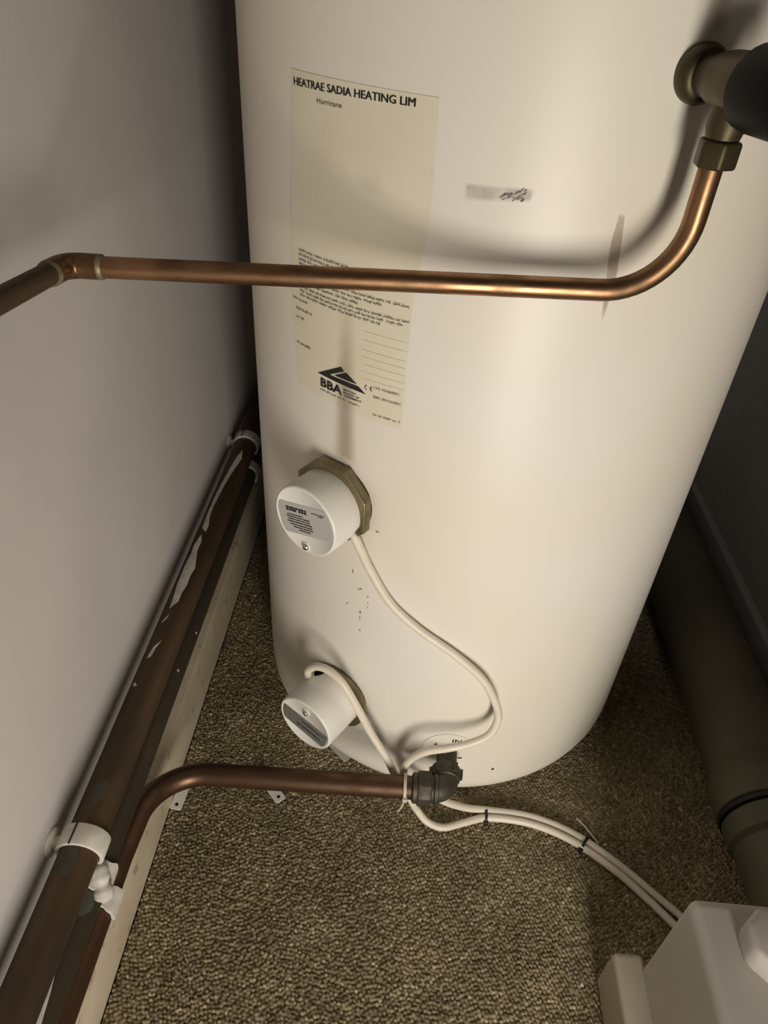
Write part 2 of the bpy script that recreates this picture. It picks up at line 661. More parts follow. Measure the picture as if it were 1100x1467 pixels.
for z in (.663, .655, .646, .6395, .6325, .6255, .619):
    pm = MB()
    V = []
    for j in range(13):
        s = -.137 + .042 * j / 12
        V += [on_cyl(s, z, .0009), on_cyl(s, z + .0003, .0009)]
    pm.add(V, [(2 * j, 2 * j + 2, 2 * j + 3, 2 * j + 1) for j in range(12)])
    pm.build('ruled_line', M['ink_faint'], lab, smooth=False)
# the triangular certification mark
lg = MB()
lg.add(*flat_poly([(-.1890, .6058), (-.1600, .6222), (-.1560, .6188), (-.1738, .6096)], .0009))
lg.add(*flat_poly([(-.1890, .6058), (-.1738, .6096), (-.1400, .6094), (-.1318, .6040)], .0009))
lg.add(*flat_poly([(-.1680, .6110), (-.1538, .6184), (-.1415, .6110)], .0009))
lg.build('roof_emblem', M['ink'], lab, smooth=False)
cyl_text('BBA', -.1851, -.1580, .5937, .6027, lab, bold=.035)
cyl_text('BRITISH', -.1564, -.1425, .5997, .6016, lab, bold=.02)
cyl_text('BOARD OF', -.1563, -.1385, .5967, .5987, lab, bold=.02)
cyl_text('AGREMENT', -.1562, -.1358, .5937, .5957, lab, bold=.02)
scribble(MB(), -.1859, -.1541, .5895, .0024, 61).build('small_print', M['ink_grey'], lab, smooth=False, kind='stuff')
scribble(MB(), -.1501, -.1380, .5890, .0022, 62).build('small_print', M['ink_grey'], lab, smooth=False, kind='stuff')


def arc_mark(mb, cs, cz, r0, r1, off=.0009):
    V = []
    n = 14
    for j in range(n + 1):
        a = PI * .5 + (PI) * j / n
        for rr in (r0, r1):
            V.append(on_cyl(cs + rr * math.cos(a), cz + rr * math.sin(a), off))
    mb.add(V, [(2 * j, 2 * j + 2, 2 * j + 3, 2 * j + 1) for j in range(n)])


ce = MB()
arc_mark(ce, -.1310, .6112, .0016, .0023)
arc_mark(ce, -.1256, .6112, .0016, .0023)
ce.add([on_cyl(-.1277, .6108, .0009), on_cyl(-.1258, .6108, .0009), on_cyl(-.1258, .6115, .0009), on_cyl(-.1277, .6115, .0009)], [(0, 1, 2, 3)])
ce.build('ce_mark', M['ink'], lab, smooth=False)
cyl_text('LVD 93/68/EEC', -.1242, -.0985, .6124, .6148, lab, 'ink_grey', bold=.005)
cyl_text('EMC 89/336/EEC', -.1238, -.0962, .6032, .6056, lab, 'ink_grey', bold=.005)
cyl_text('36 04 0087 iss. 7', -.1234, -.0957, .5854, .5876, lab, 'ink_grey', bold=.005)


def cover_patch(name, pts_l, pts_r, m, parent, off, edge=.25, nu=16, n=8, soft_ends=(0.2, 0.2)):
    """smear on the enamel: strip with a 'cover' attribute that falls to 0 at its rim"""
    L_, R_ = seglist(pts_l, n), seglist(pts_r, n)
    ob = patch(L_, R_, off, nu).build(name, m, parent)
    me = ob.data
    at = me.attributes.new('cover', 'FLOAT', 'POINT')
    rows = len(L_)
    # vertices may be re-ordered by nothing but remove_doubles (none here)
    vals = []
    for i in range(rows):
        v = i / (rows - 1)
        fv = min(1, v / max(soft_ends[0], 1e-3), (1 - v) / max(soft_ends[1], 1e-3))
        for j in range(nu + 1):
            u = j / nu
            fu = min(1, min(u, 1 - u) / edge)
            vals.append(fv * fu * fu * (3 - 2 * fu))
    if len(vals) == len(me.vertices):
        at.data.foreach_set('value', vals)
    return ob


drip = cover_patch('drip_stain', [(.0508, .780), (.0495, .7606), (.0510, .7427), (.0535, .7294), (.0575, .697)],
                   [(.0553, .780), (.0585, .7582), (.0610, .7375), (.0605, .724), (.0590, .697)],
                   stain_mat('brown_drip', (.42, .31, .22), .45, 60, .1, .5), cyl, .0003, edge=.10, soft_ends=(.04, .12))
drip['label'] = 'brown water run stain'
rub = cover_patch('scuff_mark', [(-.0625, .7925), (-.0622, .7865), (-.0615, .7795)], [(-.0130, .7930), (-.0125, .7890), (-.0140, .7835)],
                  stain_mat('grey_scuff', (.28, .26, .23), .34, 70, .15, .60, (1, 1, 1.6)), cyl, .0003, edge=.06, nu=40, soft_ends=(.25, .25))
rub['label'] = 'grey rubbed scuff on the enamel'
sc = MB()
rr = random.Random(5)
for j in range(26):
    t = rr.random()
    s = -.0370 + .0170 * t
    z = .7835 + .0085 * rr.random() * (.4 + .6 * t)
    l = rr.uniform(.0015, .0045)
    w = rr.uniform(.0003, .0008)
    dz = l * rr.uniform(.5, 1.0)
    sc.add([on_cyl(s, z, .0006), on_cyl(s + w, z - w * .5, .0006), on_cyl(s + l * .7 + w, z + dz * .6, .0006), on_cyl(s + l * .7, z + dz * .6 + w * .4, .0006)], [(0, 1, 2, 3)])
sc.build('scuff_scratches', M['ink_grey'], cyl, smooth=False, kind='stuff')
# convection dust marks above the warm fittings
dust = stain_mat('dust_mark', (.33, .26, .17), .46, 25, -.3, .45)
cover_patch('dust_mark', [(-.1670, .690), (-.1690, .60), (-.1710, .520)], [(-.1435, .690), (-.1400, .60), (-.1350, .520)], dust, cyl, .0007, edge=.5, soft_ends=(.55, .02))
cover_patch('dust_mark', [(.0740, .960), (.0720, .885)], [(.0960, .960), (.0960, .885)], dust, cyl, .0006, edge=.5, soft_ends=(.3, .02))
sp = MB()
for (s, z, w, h) in ((-.1385, .385, .0016, .0075), (-.1275, .3636, .0045, .0018), (-.1300, .3610, .0020, .0022), (-.1180, .3560, .0018, .0022), (-.1175, .3470, .0014, .0026),
                     (-.1445, .3315, .0014, .004), (-.1265, .327, .0022, .004), (-.1268, .318, .0010, .008), (-.1260, .2977, .0024, .0022), (-.1178, .340, .0012, .003),
                     (-.1115, .4523, .006, .0016)):
    n = 7
    V = []
    for j in range(n):
        a = 2 * PI * j / n
        q = rr.uniform(.6, 1.1)
        V.append(on_cyl(s + w * .5 * q * math.cos(a), z + h * .5 * q * math.sin(a), .0005))
    sp.add(V, [tuple(range(n))])
sp.build('rust_specks', M['ink_grey'], cyl, smooth=False, kind='stuff')
cyl_text('6', .0630, .0672, .0735, .0785, cyl, 'ink', .02, .0006, 'pen_mark')
# round white sticker round the inlet, with pen writing
dm = MB()
n = 48
cs, cz, ra, rb = .0010, .118, .0345, .0365
V = [on_cyl(cs, cz, .0012)]
for ring, rf in ((1, .5), (2, 1.0)):
    for j in range(n):
        a = 2 * PI * j / n
        V.append(on_cyl(cs + ra * rf * math.cos(a), cz + rb * rf * math.sin(a), .0012))
for j in range(n):
    a = 2 * PI * j / n
    V.append(on_cyl(cs + ra * math.cos(a), cz + rb * math.sin(a), -.0005))
F = [(0, 1 + j, 1 + (j + 1) % n) for j in range(n)]
for rI in (0, 1):
    F += [(1 + rI * n + j, 1 + (rI + 1) * n + j, 1 + (rI + 1) * n + (j + 1) % n, 1 + rI * n + (j + 1) % n) for j in range(n)]
disc = dm.add(V, F).build('inlet_disc', M['cyl'], cyl)
disc['label'] = 'round cream disc around the inlet with pen writing'
cyl_text('IN', .0035, .0150, .1395, .1455, disc, 'ink', .01, .0022, 'pen_mark')
cyl_text('A', -.0185, -.0140, .1300, .1345, disc, 'ink', .02, .0022, 'pen_mark')
cyl_text('cold', -.0255, -.0165, .1060, .1105, disc, 'ink_grey', .01, .0022, 'pen_mark')
cyl_text('-', .0140, .0195, .1060, .1080, disc, 'ink', .01, .0022, 'pen_mark')


# ------------------------------------------------------------------ immersion heaters
def heater(phi, z, out, label, nut_r, nut_off, cap_r, face_rot, lab_pts, screw, scribbles, notch_ang, lab_mat, sides=8):
    d = Vector((math.sin(phi), -math.cos(phi), 0))
    s = Vector((math.cos(phi), math.sin(phi), 0))
    u = Vector((0, 0, 1))
    base = Vector((0, 0, z)) + d * R
    h = empty('immersion_heater', tuple(base), label, 'heater')
    # boss on the tank, brass nut, white cover
    nc = base + s * nut_off[0] + u * nut_off[1]
    MB().lathe([(nut_r * .86, -.005), (nut_r * .92, .004), (nut_r * .80, .005)], nc, d, 40, up=u).build('boss', M['brass_dark'], h)
    poly = [(nut_r * math.cos(2 * PI * (k + .5) / sides), nut_r * math.sin(2 * PI * (k + .5) / sides)) for k in range(sides)]
    MB().prism(poly, nc + d * .002, s, u, d, .011).build('brass_nut', M['brass'], h, bevel=.0018, angle=25)
    # cover: cup with a cable notch at its rim
    seg = 96
    cap = MB()
    rim = []
    prof = [(cap_r * 1.01, .013), (cap_r * 1.008, .020), (cap_r * 1.004, out * .6), (cap_r, out - .0022), (cap_r - .0006, out - .0008), (cap_r - .0022, out)]
    inner = [(cap_r - .0024, out), (cap_r - .0030, out - .0007)]
    V = []
    rows = prof + inner
    for (r, hh) in rows:
        for k in range(seg):
            a = 2 * PI * k / seg
            dh = 0
            if hh < .0135:
                da = (a - notch_ang + PI) % (2 * PI) - PI
                dh = .0125 * max(0, 1 - (abs(da) / .28) ** 2) if abs(da) < .28 else 0
            elif hh < .021:
                da = (a - notch_ang + PI) % (2 * PI) - PI
                dh = .0070 * max(0, 1 - (abs(da) / .28) ** 2) if abs(da) < .28 else 0
            V.append(base + d * (hh + dh) + (s * math.cos(a) + u * math.sin(a)) * r)
    F = []
    for i in range(len(rows) - 1):
        for k in range(seg):
            k2 = (k + 1) % seg
            F.append((i * seg + k, i * seg + k2, (i + 1) * seg + k2, (i + 1) * seg + k))
    c_i = len(V)
    V.append(base + d * (out - .0007))
    last = (len(rows) - 1) * seg
    F += [(last + k, last + (k + 1) % seg, c_i) for k in range(seg)]
    cap.add(V, F)
    cob = cap.build('cover', M['plastic_cap'], h, angle=50)
    # dark inside, seen through the notch
    MB().lathe([(cap_r * .93, .004), (cap_r * .93, .030)], base, d, 40, up=u).build('terminal_housing', M['hole'], h)

    def fp(x, y, e):
        return base + d * (out - .0007 + e) + s * x + u * y
    # rating label clipped to the round face
    def clip(x, y):
        r = math.hypot(x, y)
        q = cap_r - .0042
        return (x * q / r, y * q / r) if r > q else (x, y)
    (tl, tr, br, bl) = lab_pts
    m_ = 12
    ring = [clip(tl[0] + (tr[0] - tl[0]) * k / m_, tl[1] + (tr[1] - tl[1]) * k / m_) for k in range(m_ + 1)]
    ring += [clip(tr[0] + (br[0] - tr[0]) * k / m_, tr[1] + (br[1] - tr[1]) * k / m_) for k in range(1, m_)]
    ring += [clip(br[0] + (bl[0] - br[0]) * k / m_, br[1] + (bl[1] - br[1]) * k / m_) for k in range(m_ + 1)]
    ring += [clip(bl[0] + (tl[0] - bl[0]) * k / m_, bl[1] + (tl[1] - bl[1]) * k / m_) for k in range(1, m_)]
    lb = MB().prism(ring, base + d * (out - .0007), s, u, d, .0004).build('rating_label', lab_mat, cob, smooth=False)
    lb['label'] = 'grey printed rating label on the cover face'
    # print on it
    ex = (Vector((tr[0] - tl[0], tr[1] - tl[1]))).normalized()
    ey = Vector((-ex.y, ex.x))
    o0 = Vector(((tl[0] + bl[0]) / 2, (tl[1] + bl[1]) / 2))
    pr_ = MB()
    rg = random.Random(3)
    for (x0, x1, y, hh, dash) in scribbles:
        x = x0
        while x < x1:
            w = rg.uniform(.6, 1.4) * dash
            e = min(x + w, x1)
            q = [o0 + ex * x + ey * y, o0 + ex * e + ey * y, o0 + ex * e + ey * (y + hh * 1.3), o0 + ex * x + ey * (y + hh * 1.3)]
            pr_.add([fp(p.x, p.y, .0006) for p in q], [(0, 1, 2, 3)])
            x = e + .0006
    pr_.build('printed_lines', M['ink'], cob, smooth=False, kind='stuff')
    c = fp(screw[0], screw[1], 0)
    sb = MB()
    sb.lathe([(.0052, .0), (.0052, .0008), (.0044, .0012), (.0040, .0012), (.0038, .0002)], c, d, 28).build('screw_washer', M['plastic_cap'], cob)
    MB().lathe([(.0036, .0), (.0036, .0022), (.0030, .0032), (.0016, .0038), (.0, .0039)], c, d, 24).build('screw', M['chrome'], cob)
    MB().box((-.0030, -.0004, 0), (.0030, .0004, .0003))
    return h, base, d, s, u


heater(-.588, .4716, .0503, 'white capped upper immersion heater below the paper label', .0480, (.001, .004), .0400, 0,
       ((-.0385, .0100), (.0326, .0277), (.0386, -.0063), (-.0291, -.0260)), (.0015, -.0310),
       [(.012, .040, .0115, .0016, .006), (.012, .026, .0085, .0020, .005), (.029, .040, .0085, .0020, .004), (.047, .064, .0118, .0008, .004), (.055, .062, .0098, .0008, .003),
        (.012, .034, .0040, .0009, .02), (.010, .042, .0012, .0010, .012), (.012, .042, -.0016, .0010, .009), (.010, .044, -.0046, .0011, .010),
        (.013, .044, -.0076, .0010, .009), (.017, .044, -.0104, .0010, .010), (.024, .040, -.0132, .0010, .008)],
       math.radians(-28), M['label_grey'])
heater(-.556, .1716, .0683, 'white capped lower immersion heater near the carpet', .0460, (.001, -.006), .0395, 0,
       ((-.0330, .0150), (.0369, .0035), (.0291, -.0247), (-.0375, -.0117)), (.0023, .0246),
       [(.024, .060, -.004, .0011, .008), (.024, .064, -.0065, .0009, .009), (.028, .066, .0060, .0010, .012), (.030, .060, .0035, .0009, .007)],
       math.radians(118), M['label_dark'], sides=24)

# ------------------------------------------------------------------ cables of the heaters
c1 = [(-.1450, -.2480, .4560), (-.1390, -.2540, .4530), (-.1316, -.2581, .4480), (-.1243, -.2585, .4310), (-.1136, -.2590, .4053), (-.0884, -.2667, .365), (-.0556, -.2754, .3379), (-.0143, -.2816, .3103), (.021, -.2862, .2787),
      (.0408, -.2901, .2449), (.0482, -.2931, .217), (.0409, -.2982, .1916), (.0173, -.3045, .1789), (-.0072, -.3089, .1732), (-.0314, -.3094, .1631),
      (-.0483, -.3072, .141), (-.0549, -.3061, .1124), (-.050, -.3075, .078), (-.0392, -.3098, .05), (-.0313, -.3084, .03), (-.0156, -.3145, .013), (.0064, -.3179, .0088), (.0347, -.3079, .008), (.0681, -.2982, .008),
      (.1244, -.3013, .008), (.178, -.3204, .008), (.2269, -.3544, .008), (.2637, -.389, .008), (.2875, -.4146, .008), (.312, -.440, .008), (.345, -.458, .008)]
c2 = [(-.1720, -.2370, .1840), (-.1800, -.2425, .1935), (-.1834, -.2462, .2151), (-.1727, -.2538, .2348), (-.1564, -.2618, .2401), (-.1384, -.2718, .2316), (-.12, -.2804, .2028), (-.1007, -.2879, .1629),
      (-.0782, -.2989, .1282), (-.0640, -.3055, .1017), (-.052, -.3000, .088), (-.0147, -.3020, .06), (.0074, -.3000, .04), (.0366, -.2920, .017), (.0683, -.2880, .009), (.1253, -.2910, .008), (.1795, -.3092, .008),
      (.2291, -.3425, .008), (.274, -.3822, .008), (.2988, -.404, .008), (.322, -.428, .008), (.350, -.446, .008)]
tag(MB().tube(spline(c1, 8), .0048, 14).build('heater_cable', M['cable']), 'white cable looping from the upper heater down to the carpet', 'cable', 'heater cables')
tag(MB().tube(spline(c2, 8), .0048, 14).build('heater_cable', M['cable']), 'white cable bent over the top of the lower heater cap', 'cable', 'heater cables')


def tie(c, t, label, m, a, b, w=.0035, tail=None, group=None, nm='cable_tie'):
    """band of half-axes a (across, horizontal) and b (vertical) round direction t, with its locking head and tail"""
    t = Vector(t).normalized()
    u = Vector((0, 0, 1)).cross(t).normalized()
    v = t.cross(u)
    c = Vector(c)
    e = empty(nm, tuple(c), label, 'cable tie', group)
    n = 32
    V = []
    for (rr_, hh) in ((1.0, -w / 2), (1.0, w / 2), (.0, w / 2), (.0, -w / 2)):
        for k in range(n):
            q = 2 * PI * k / n
            ex = (.0012 if rr_ else 0)
            V.append(c + t * hh + u * math.cos(q) * (a + ex) + v * math.sin(q) * (b + ex))
    F = []
    for i in range(4):
        for k in range(n):
            F.append((i * n + k, i * n + (k + 1) % n, ((i + 1) % 4) * n + (k + 1) % n, ((i + 1) % 4) * n + k))
    MB().add(V, F).build('band', M[m], e)
    hd = c - u * (a + .0015)
    MB().prism([(-.003, -.003), (.003, -.003), (.003, .003), (-.003, .003)], hd - u * .003, t, v, u, .005).build('locking_head', M[m], e, bevel=.0008)
    if tail:
        MB().tube(spline(tail, 4), .0011, 8).build('tail', M[m], e)
    return e


tie((.0640, -.2935, .0080), (1, -.05, 0), 'black cable tie round both cables nearest the inlet elbow', 'tie_black', .0103, .0052, group='black cable ties')
tie((.1930, -.3215, .0080), (.82, -.57, 0), 'black cable tie round both cables nearer the white box', 'tie_black', .0103, .0052, group='black cable ties')

# ------------------------------------------------------------------ relief valve and its discharge pipe
vn = Vector((.295, -.956, 0)).normalized()
vc = Vector((.081, -.263, .867))
vs = Vector((-vn.y, vn.x, 0))
valve = empty('relief_valve', tuple(vc), 'tarnished brass relief valve with black cap on the cylinder', 'valve')
MB().lathe([(.0165, -.004), (.0178, .001), (.0178, .005), (.0168, .0085), (.0150, .0110), (.0125, .0120)], vc, vn, 48).build('wall_collar', M['brass_dark'], valve, angle=50)
bd = MB()
bd.lathe([(.0122, .006), (.0125, .018), (.0150, .026), (.0165, .034), (.0175, .056), (.0175, .068), (.0, .068)], vc, vn, 36)
oc = vc + vn * .043
bd.lathe([(.0120, -.008), (.0120, -.024), (.0105, -.030), (.0, -.030)], oc, (0, 0, 1), 28)
bd.build('valve_body', M['brass_dark'], valve, angle=40)
kb = MB()
ps = []
for (r, hh) in ((.0200, .060), (.0228, .062), (.0236, .068), (.0236, .100), (.0220, .105), (.0, .1055)):
    ps.append((r, hh))
kb.lathe(ps, vc, vn, 24)
kb.build('test_cap', M['valve_black'], valve, angle=35)
hexp = [(0.0140 * math.cos(PI / 3 * k), .0140 * math.sin(PI / 3 * k)) for k in range(6)]
MB().prism(hexp, oc + Vector((0, 0, -.0470)), (.9, .43, 0), (-.43, .9, 0), (0, 0, 1), .0165).build('outlet_nut', M['brass_dark'], valve, bevel=.0022, angle=25)

RP = .0078
dp = empty('discharge_pipe', (-.13, -.311, .73), 'bright copper pipe crossing in front of the paper label', 'pipe')
el = Vector((-.345, -.3115, .7262))
px = oc.x - .0012
run1 = fillet([(px, oc.y, .838), (px, oc.y + .001, .7368), (el.x + .016, el.y, el.z)], [.052])
MB().tube(resample(run1, .03), RP, 24).build('long_run', M['copper'], dp)
dirn = Vector((.0, -.095, .0095)).normalized()
run2 = [el + dirn * .016, el + dirn * .46]
MB().tube(resample(run2, .05), RP, 24).build('wall_run', M['copper_dark'], dp)
elp = fillet([el + Vector((.026, 0, .0005)), el, el + dirn * .026], [.012], 12)
MB().tube(elp, RP + .0013, 24).build('elbow', M['fitting_brown'], dp)
for c, t in ((el + Vector((.0262, 0, .0005)), Vector((1, 0, .02))), (el + dirn * .0262, dirn)):
    MB().lathe([(RP, -.0016), (RP + .0015, -.0012), (RP + .0013, .0008), (RP + .0002, .0022)], c, t, 24).build('solder_ring', M['solder'], dp)

# ------------------------------------------------------------------ inlet fitting and supply pipe
fc = Vector((0, -.275, .117))
inl = empty('inlet_elbow', (0, -.275, .117), 'dark gunmetal compression elbow at the foot of the cylinder', 'pipe fitting')
ec = Vector((-.004, -.330, .1185))
MB().tube([(0, -.262, .117), (-.002, -.306, .1165)], .0130, 28).build('stub', M['fitting'], inl)
ax = Vector((-.004, -.055, .0)).normalized()
nb = MB()
nb.lathe([(.0140, .023), (.0176, .025), (.0188, .028), (.0188, .037), (.0176, .041), (.0150, .043)], fc, ax, 32)
for k in range(6):
    a = 2 * PI * k / 6
    uu = Vector((1, 0, 0)) * math.cos(a) + Vector((0, 0, 1)) * math.sin(a)
    ww = -Vector((1, 0, 0)) * math.sin(a) + Vector((0, 0, 1)) * math.cos(a)
    nb.prism([(-.004, -.003), (.004, -.003), (.003, .003), (-.003, .003)], fc + ax * .026 + uu * .0180, ww, uu, ax, .012)
nb.build('back_nut', M['fitting'], inl, angle=35)
bp = fillet([fc + ax * .034, ec, ec + Vector((-.024, 0, -.0008))], [.014], 12)
MB().tube(bp, .0160, 28).build('elbow_body', M['fitting'], inl)
MB().lathe([(.0170, -.001), (.0182, .0), (.0182, .004), (.0170, .005)], ec + Vector((-.0085, 0, 0)), (-1, 0, -.02), 28).build('ridge', M['fitting'], inl)
octp = [(.0212 * math.cos(PI / 4 * (k + .5)), .0212 * math.sin(PI / 4 * (k + .5))) for k in range(8)]
MB().prism(octp, ec + Vector((-.0165, 0, -.001)), (0, 1, 0), (0, 0, 1), (-1, 0, -.03), .017).build('pipe_nut', M['fitting'], inl, bevel=.002, angle=25)
MB().lathe([(.0172, .0), (.0182, .002), (.0182, .006), (.0150, .008)], ec + Vector((-.0325, 0, -.0015)), (-1, 0, -.03), 28).build('nut_collar', M['fitting'], inl)

RS = .0140
sup = [(ec.x - .020, ec.y, ec.z - .001), (-.290, -.330, .1035), (-.361, -.331, .104), (-.361, -.45, .124), (-.361, -.775, .127)]
sp_ = fillet([sup[0], sup[2], sup[3], sup[4]], [.068, .05], 16)
tag(MB().tube(resample(sp_, .03), RS, 28).build('supply_pipe', M['copper_dull']), 'dull copper pipe bending from the skirting to the inlet elbow', 'pipe')
tie((-.0520, -.330, .1172), (1, 0, .06), 'cream cable tie holding the cables to the dull copper pipe', 'tie_white', .0150, .0150, .0036,
    tail=[(-.0525, -.3465, .116), (-.0550, -.3500, .106), (-.0590, -.3530, .100)])

# ------------------------------------------------------------------ wall pipes
XA, ZA, RA = -.354, .252, .018
XB, ZB, RB_ = -.358, .190, .0175
pa = empty('wall_pipe', (XA, -.1, ZA), 'upper tarnished copper pipe along the left wall, splashed with white paint', 'pipe')
MB().tube(resample([(XA, -.775, ZA), (XA, YB - .002, ZA)], .05), RA, 32).build('tube', M['copper_dark'], pa)
pb = empty('wall_pipe', (XB, -.1, ZB), 'lower blackened copper pipe along the left wall above the skirting', 'pipe')
MB().tube(resample([(XB, -.775, ZB), (XB, YB - .002, ZB)], .05), RB_, 32).build('tube', M['copper_black'], pb)


M['verdigris'] = mat('verdigris', (.060, .066, .048), .8, color2=(.058, .046, .029), scale=110)


def splash(poly, x0, z0, r, parent, m='paint', nm='paint_splash', lb='splash of white paint', lift=.0007):
    """thin layer of dried paint on a pipe, outline given as (y, angle)"""
    bm = bmesh.new()
    vs_ = [bm.verts.new((y, a * r, 0)) for y, a in poly]
    bm.faces.new(vs_)
    bmesh.ops.triangulate(bm, faces=bm.faces)
    for _ in range(2):
        bmesh.ops.subdivide_edges(bm, edges=[e for e in bm.edges if abs(e.verts[0].co.y - e.verts[1].co.y) > .004 or e.calc_length() > .03], cuts=1)
        bmesh.ops.triangulate(bm, faces=bm.faces)
    bm.verts.index_update()
    V = []
    for v in bm.verts:
        a = v.co.y / r
        rr_ = r + lift
        V.append((x0 + rr_ * math.cos(a), v.co.x, z0 + rr_ * math.sin(a)))
    F = [tuple(v.index for v in f.verts) for f in bm.faces]
    bm.free()
    ob = MB().add(V, F).build(nm, M[m], parent)
    ob['label'] = lb


for poly in ([(-.0682, 1.776), (-.0915, 2.06), (-.1050, 1.96), (-.1307, 2.08), (-.1694, 2.05), (-.1880, 1.93), (-.2132, 1.834), (-.2005, 1.441), (-.1850, 1.44), (-.1692, 1.319), (-.1530, 1.35), (-.1372, 1.246), (-.1180, 1.43), (-.1033, 1.575), (-.0860, 1.55)],
             [(.150, 1.321), (.120, 1.60), (.088, 1.75), (.0312, 2.0), (-.0186, 2.05), (-.0541, 1.95), (-.0640, 1.55), (-.0500, 1.50), (-.0300, 1.72), (-.0069, 1.75), (.047, 1.60), (.09, 1.35), (.125, 1.10)],
             [(-.234, 2.02), (-.222, 1.678), (-.2304, 1.72), (-.2371, 1.95)],
             [(-.2634, 1.442), (-.2748, 1.829), (-.2914, 1.986), (-.2902, 1.709), (-.2749, 1.62)],
             [(-.3263, 2.236), (-.3257, 2.042), (-.3316, 1.823), (-.3309, 2.055)]):
    splash(poly, XA, ZA, RA, pa)
for poly in ([(-.2531, .858), (-.2491, .76), (-.2538, .653)], [(-.1861, .51), (-.1816, .426), (-.1846, .275)],
             [(-.576, 1.45), (-.5853, 1.47), (-.6063, 1.44), (-.6275, 1.48), (-.660, 1.45), (-.660, 1.00), (-.6262, .98), (-.603, 1.10), (-.5874, 1.235)]):
    splash(poly, XB, ZB, RB_, pb)


def blot(y, a, ry, ra, n=12, seed=0):
    g = random.Random(seed)
    return [(y + ry * g.uniform(.75, 1.15) * math.cos(2 * PI * k / n), a + ra * g.uniform(.75, 1.15) * math.sin(2 * PI * k / n)) for k in range(n)]


for q in ((-.455, 1.45, .012, .42, 1), (-.522, 1.7, .016, .6, 2)):
    splash(blot(*q[:4], seed=q[4]), XA, ZA, RA, pa, 'verdigris', 'verdigris_spot', 'green corrosion spot', .0003)
splash(blot(-.530, 1.1, .012, .5, seed=3), XB, ZB, RB_, pb, 'verdigris', 'verdigris_spot', 'green corrosion spot', .0003)


def ring_clip(y, x0, z0, r, label, half=False, width=.020, messy=0.0, stem=True, spread=0.0):
    e = empty('pipe_clip', (x0, y, z0), label, 'pipe clip', 'white plastic pipe clips')
    # open ring round the pipe, gap below
    a0, a1 = math.radians(-40), math.radians(225)
    n = 44
    V = []
    rg = random.Random(int(abs(y) * 1000) + int(z0 * 1000))
    p1, p2 = rg.uniform(0, 6), rg.uniform(0, 6)
    jit = [(math.sin(k * .35 + p1) + .5 * math.sin(k * .8 + p2)) * messy for k in range(n + 1)]
    for (rr_, yy) in ((r + .0004, -width / 2), (r + .0042, -width / 2), (r + .0042, width / 2), (r + .0004, width / 2)):
        for k in range(n + 1):
            a = a0 + (a1 - a0) * k / n
            j = jit[k] * (1 if yy < 0 else -.6)
            V.append((x0 + rr_ * math.cos(a), y + yy + j, z0 + rr_ * math.sin(a)))
    F = []
    for i in range(4):
        for k in range(n):
            F.append((i * (n + 1) + k, i * (n + 1) + k + 1, ((i + 1) % 4) * (n + 1) + k + 1, ((i + 1) % 4) * (n + 1) + k))
    F += [tuple(i * (n + 1) for i in range(4)), tuple(i * (n + 1) + n for i in range(4))]
    MB().add(V, F).build('ring', M['clip_white'], e, bevel=.0007 if not messy else 0, bseg=2)
    if stem:
        xs = x0 - r - .002
        MB().tube([(XW + .001, y, z0), (xs, y, z0)], .0062, 16).build('stem', M['clip_white'], e)
        MB().lathe([(.0135, .0), (.0135, .0018), (.0110, .0032), (.0065, .0042)], (XW + .0002, y, z0), (1, 0, 0), 28).build('wall_flange', M['clip_white'], e)
        MB().box((x0 - r * .3, y - width / 2 - .0004, z0 + r + .0035), (x0 - r * .3 + .0012, y + width / 2 + .0004, z0 + r + .0046)).build('hinge_slot', M['hole'], e, smooth=False)
    return e


ring_clip(-.500, XA, ZA, RA, 'white clip holding the upper wall pipe, nearest the viewer')
ring_clip(-.505, XB, ZB, RB_, 'paint clogged white clip on the lower wall pipe, nearest the viewer', messy=.0026, width=.030)
ring_clip(-.497, -.361, .1255, RS, 'small white clip round the supply pipe above the skirting', width=.024, messy=.0015, stem=False)
ring_clip(.195, XA, ZA, RA, 'white clip on the upper wall pipe, deep behind the cylinder')
ring_clip(.200, XB, ZB, RB_, 'white clip on the lower wall pipe, deep behind the cylinder', messy=.001, stem=True)
# blob of dried filler bridging the clogged clips
bpts = []
for (y_, a_, o_) in ((-.488, 1.75, .004), (-.495, 1.45, .006), (-.503, 1.10, .006), (-.511, .78, .005), (-.517, .45, .004), (-.522, .10, .002)):
    bpts.append((XB + (RB_ + o_) * math.cos(a_), y_, ZB + (RB_ + o_) * math.sin(a_)))
bpath = spline(bpts, 8)
brad = [max(.002, (.0085 + .0012 * math.sin(k * .42) + .0005 * math.sin(k * .9)) * min(1, (k + 1) / 6, (len(bpath) - k) / 6) ** .5) for k in range(len(bpath))]
fo = MB().tube(bpath, brad, 20).build('filler_blob', M['paint'])
tag(fo, 'lump of dried white filler on the clogged wall pipe clip', 'filler')

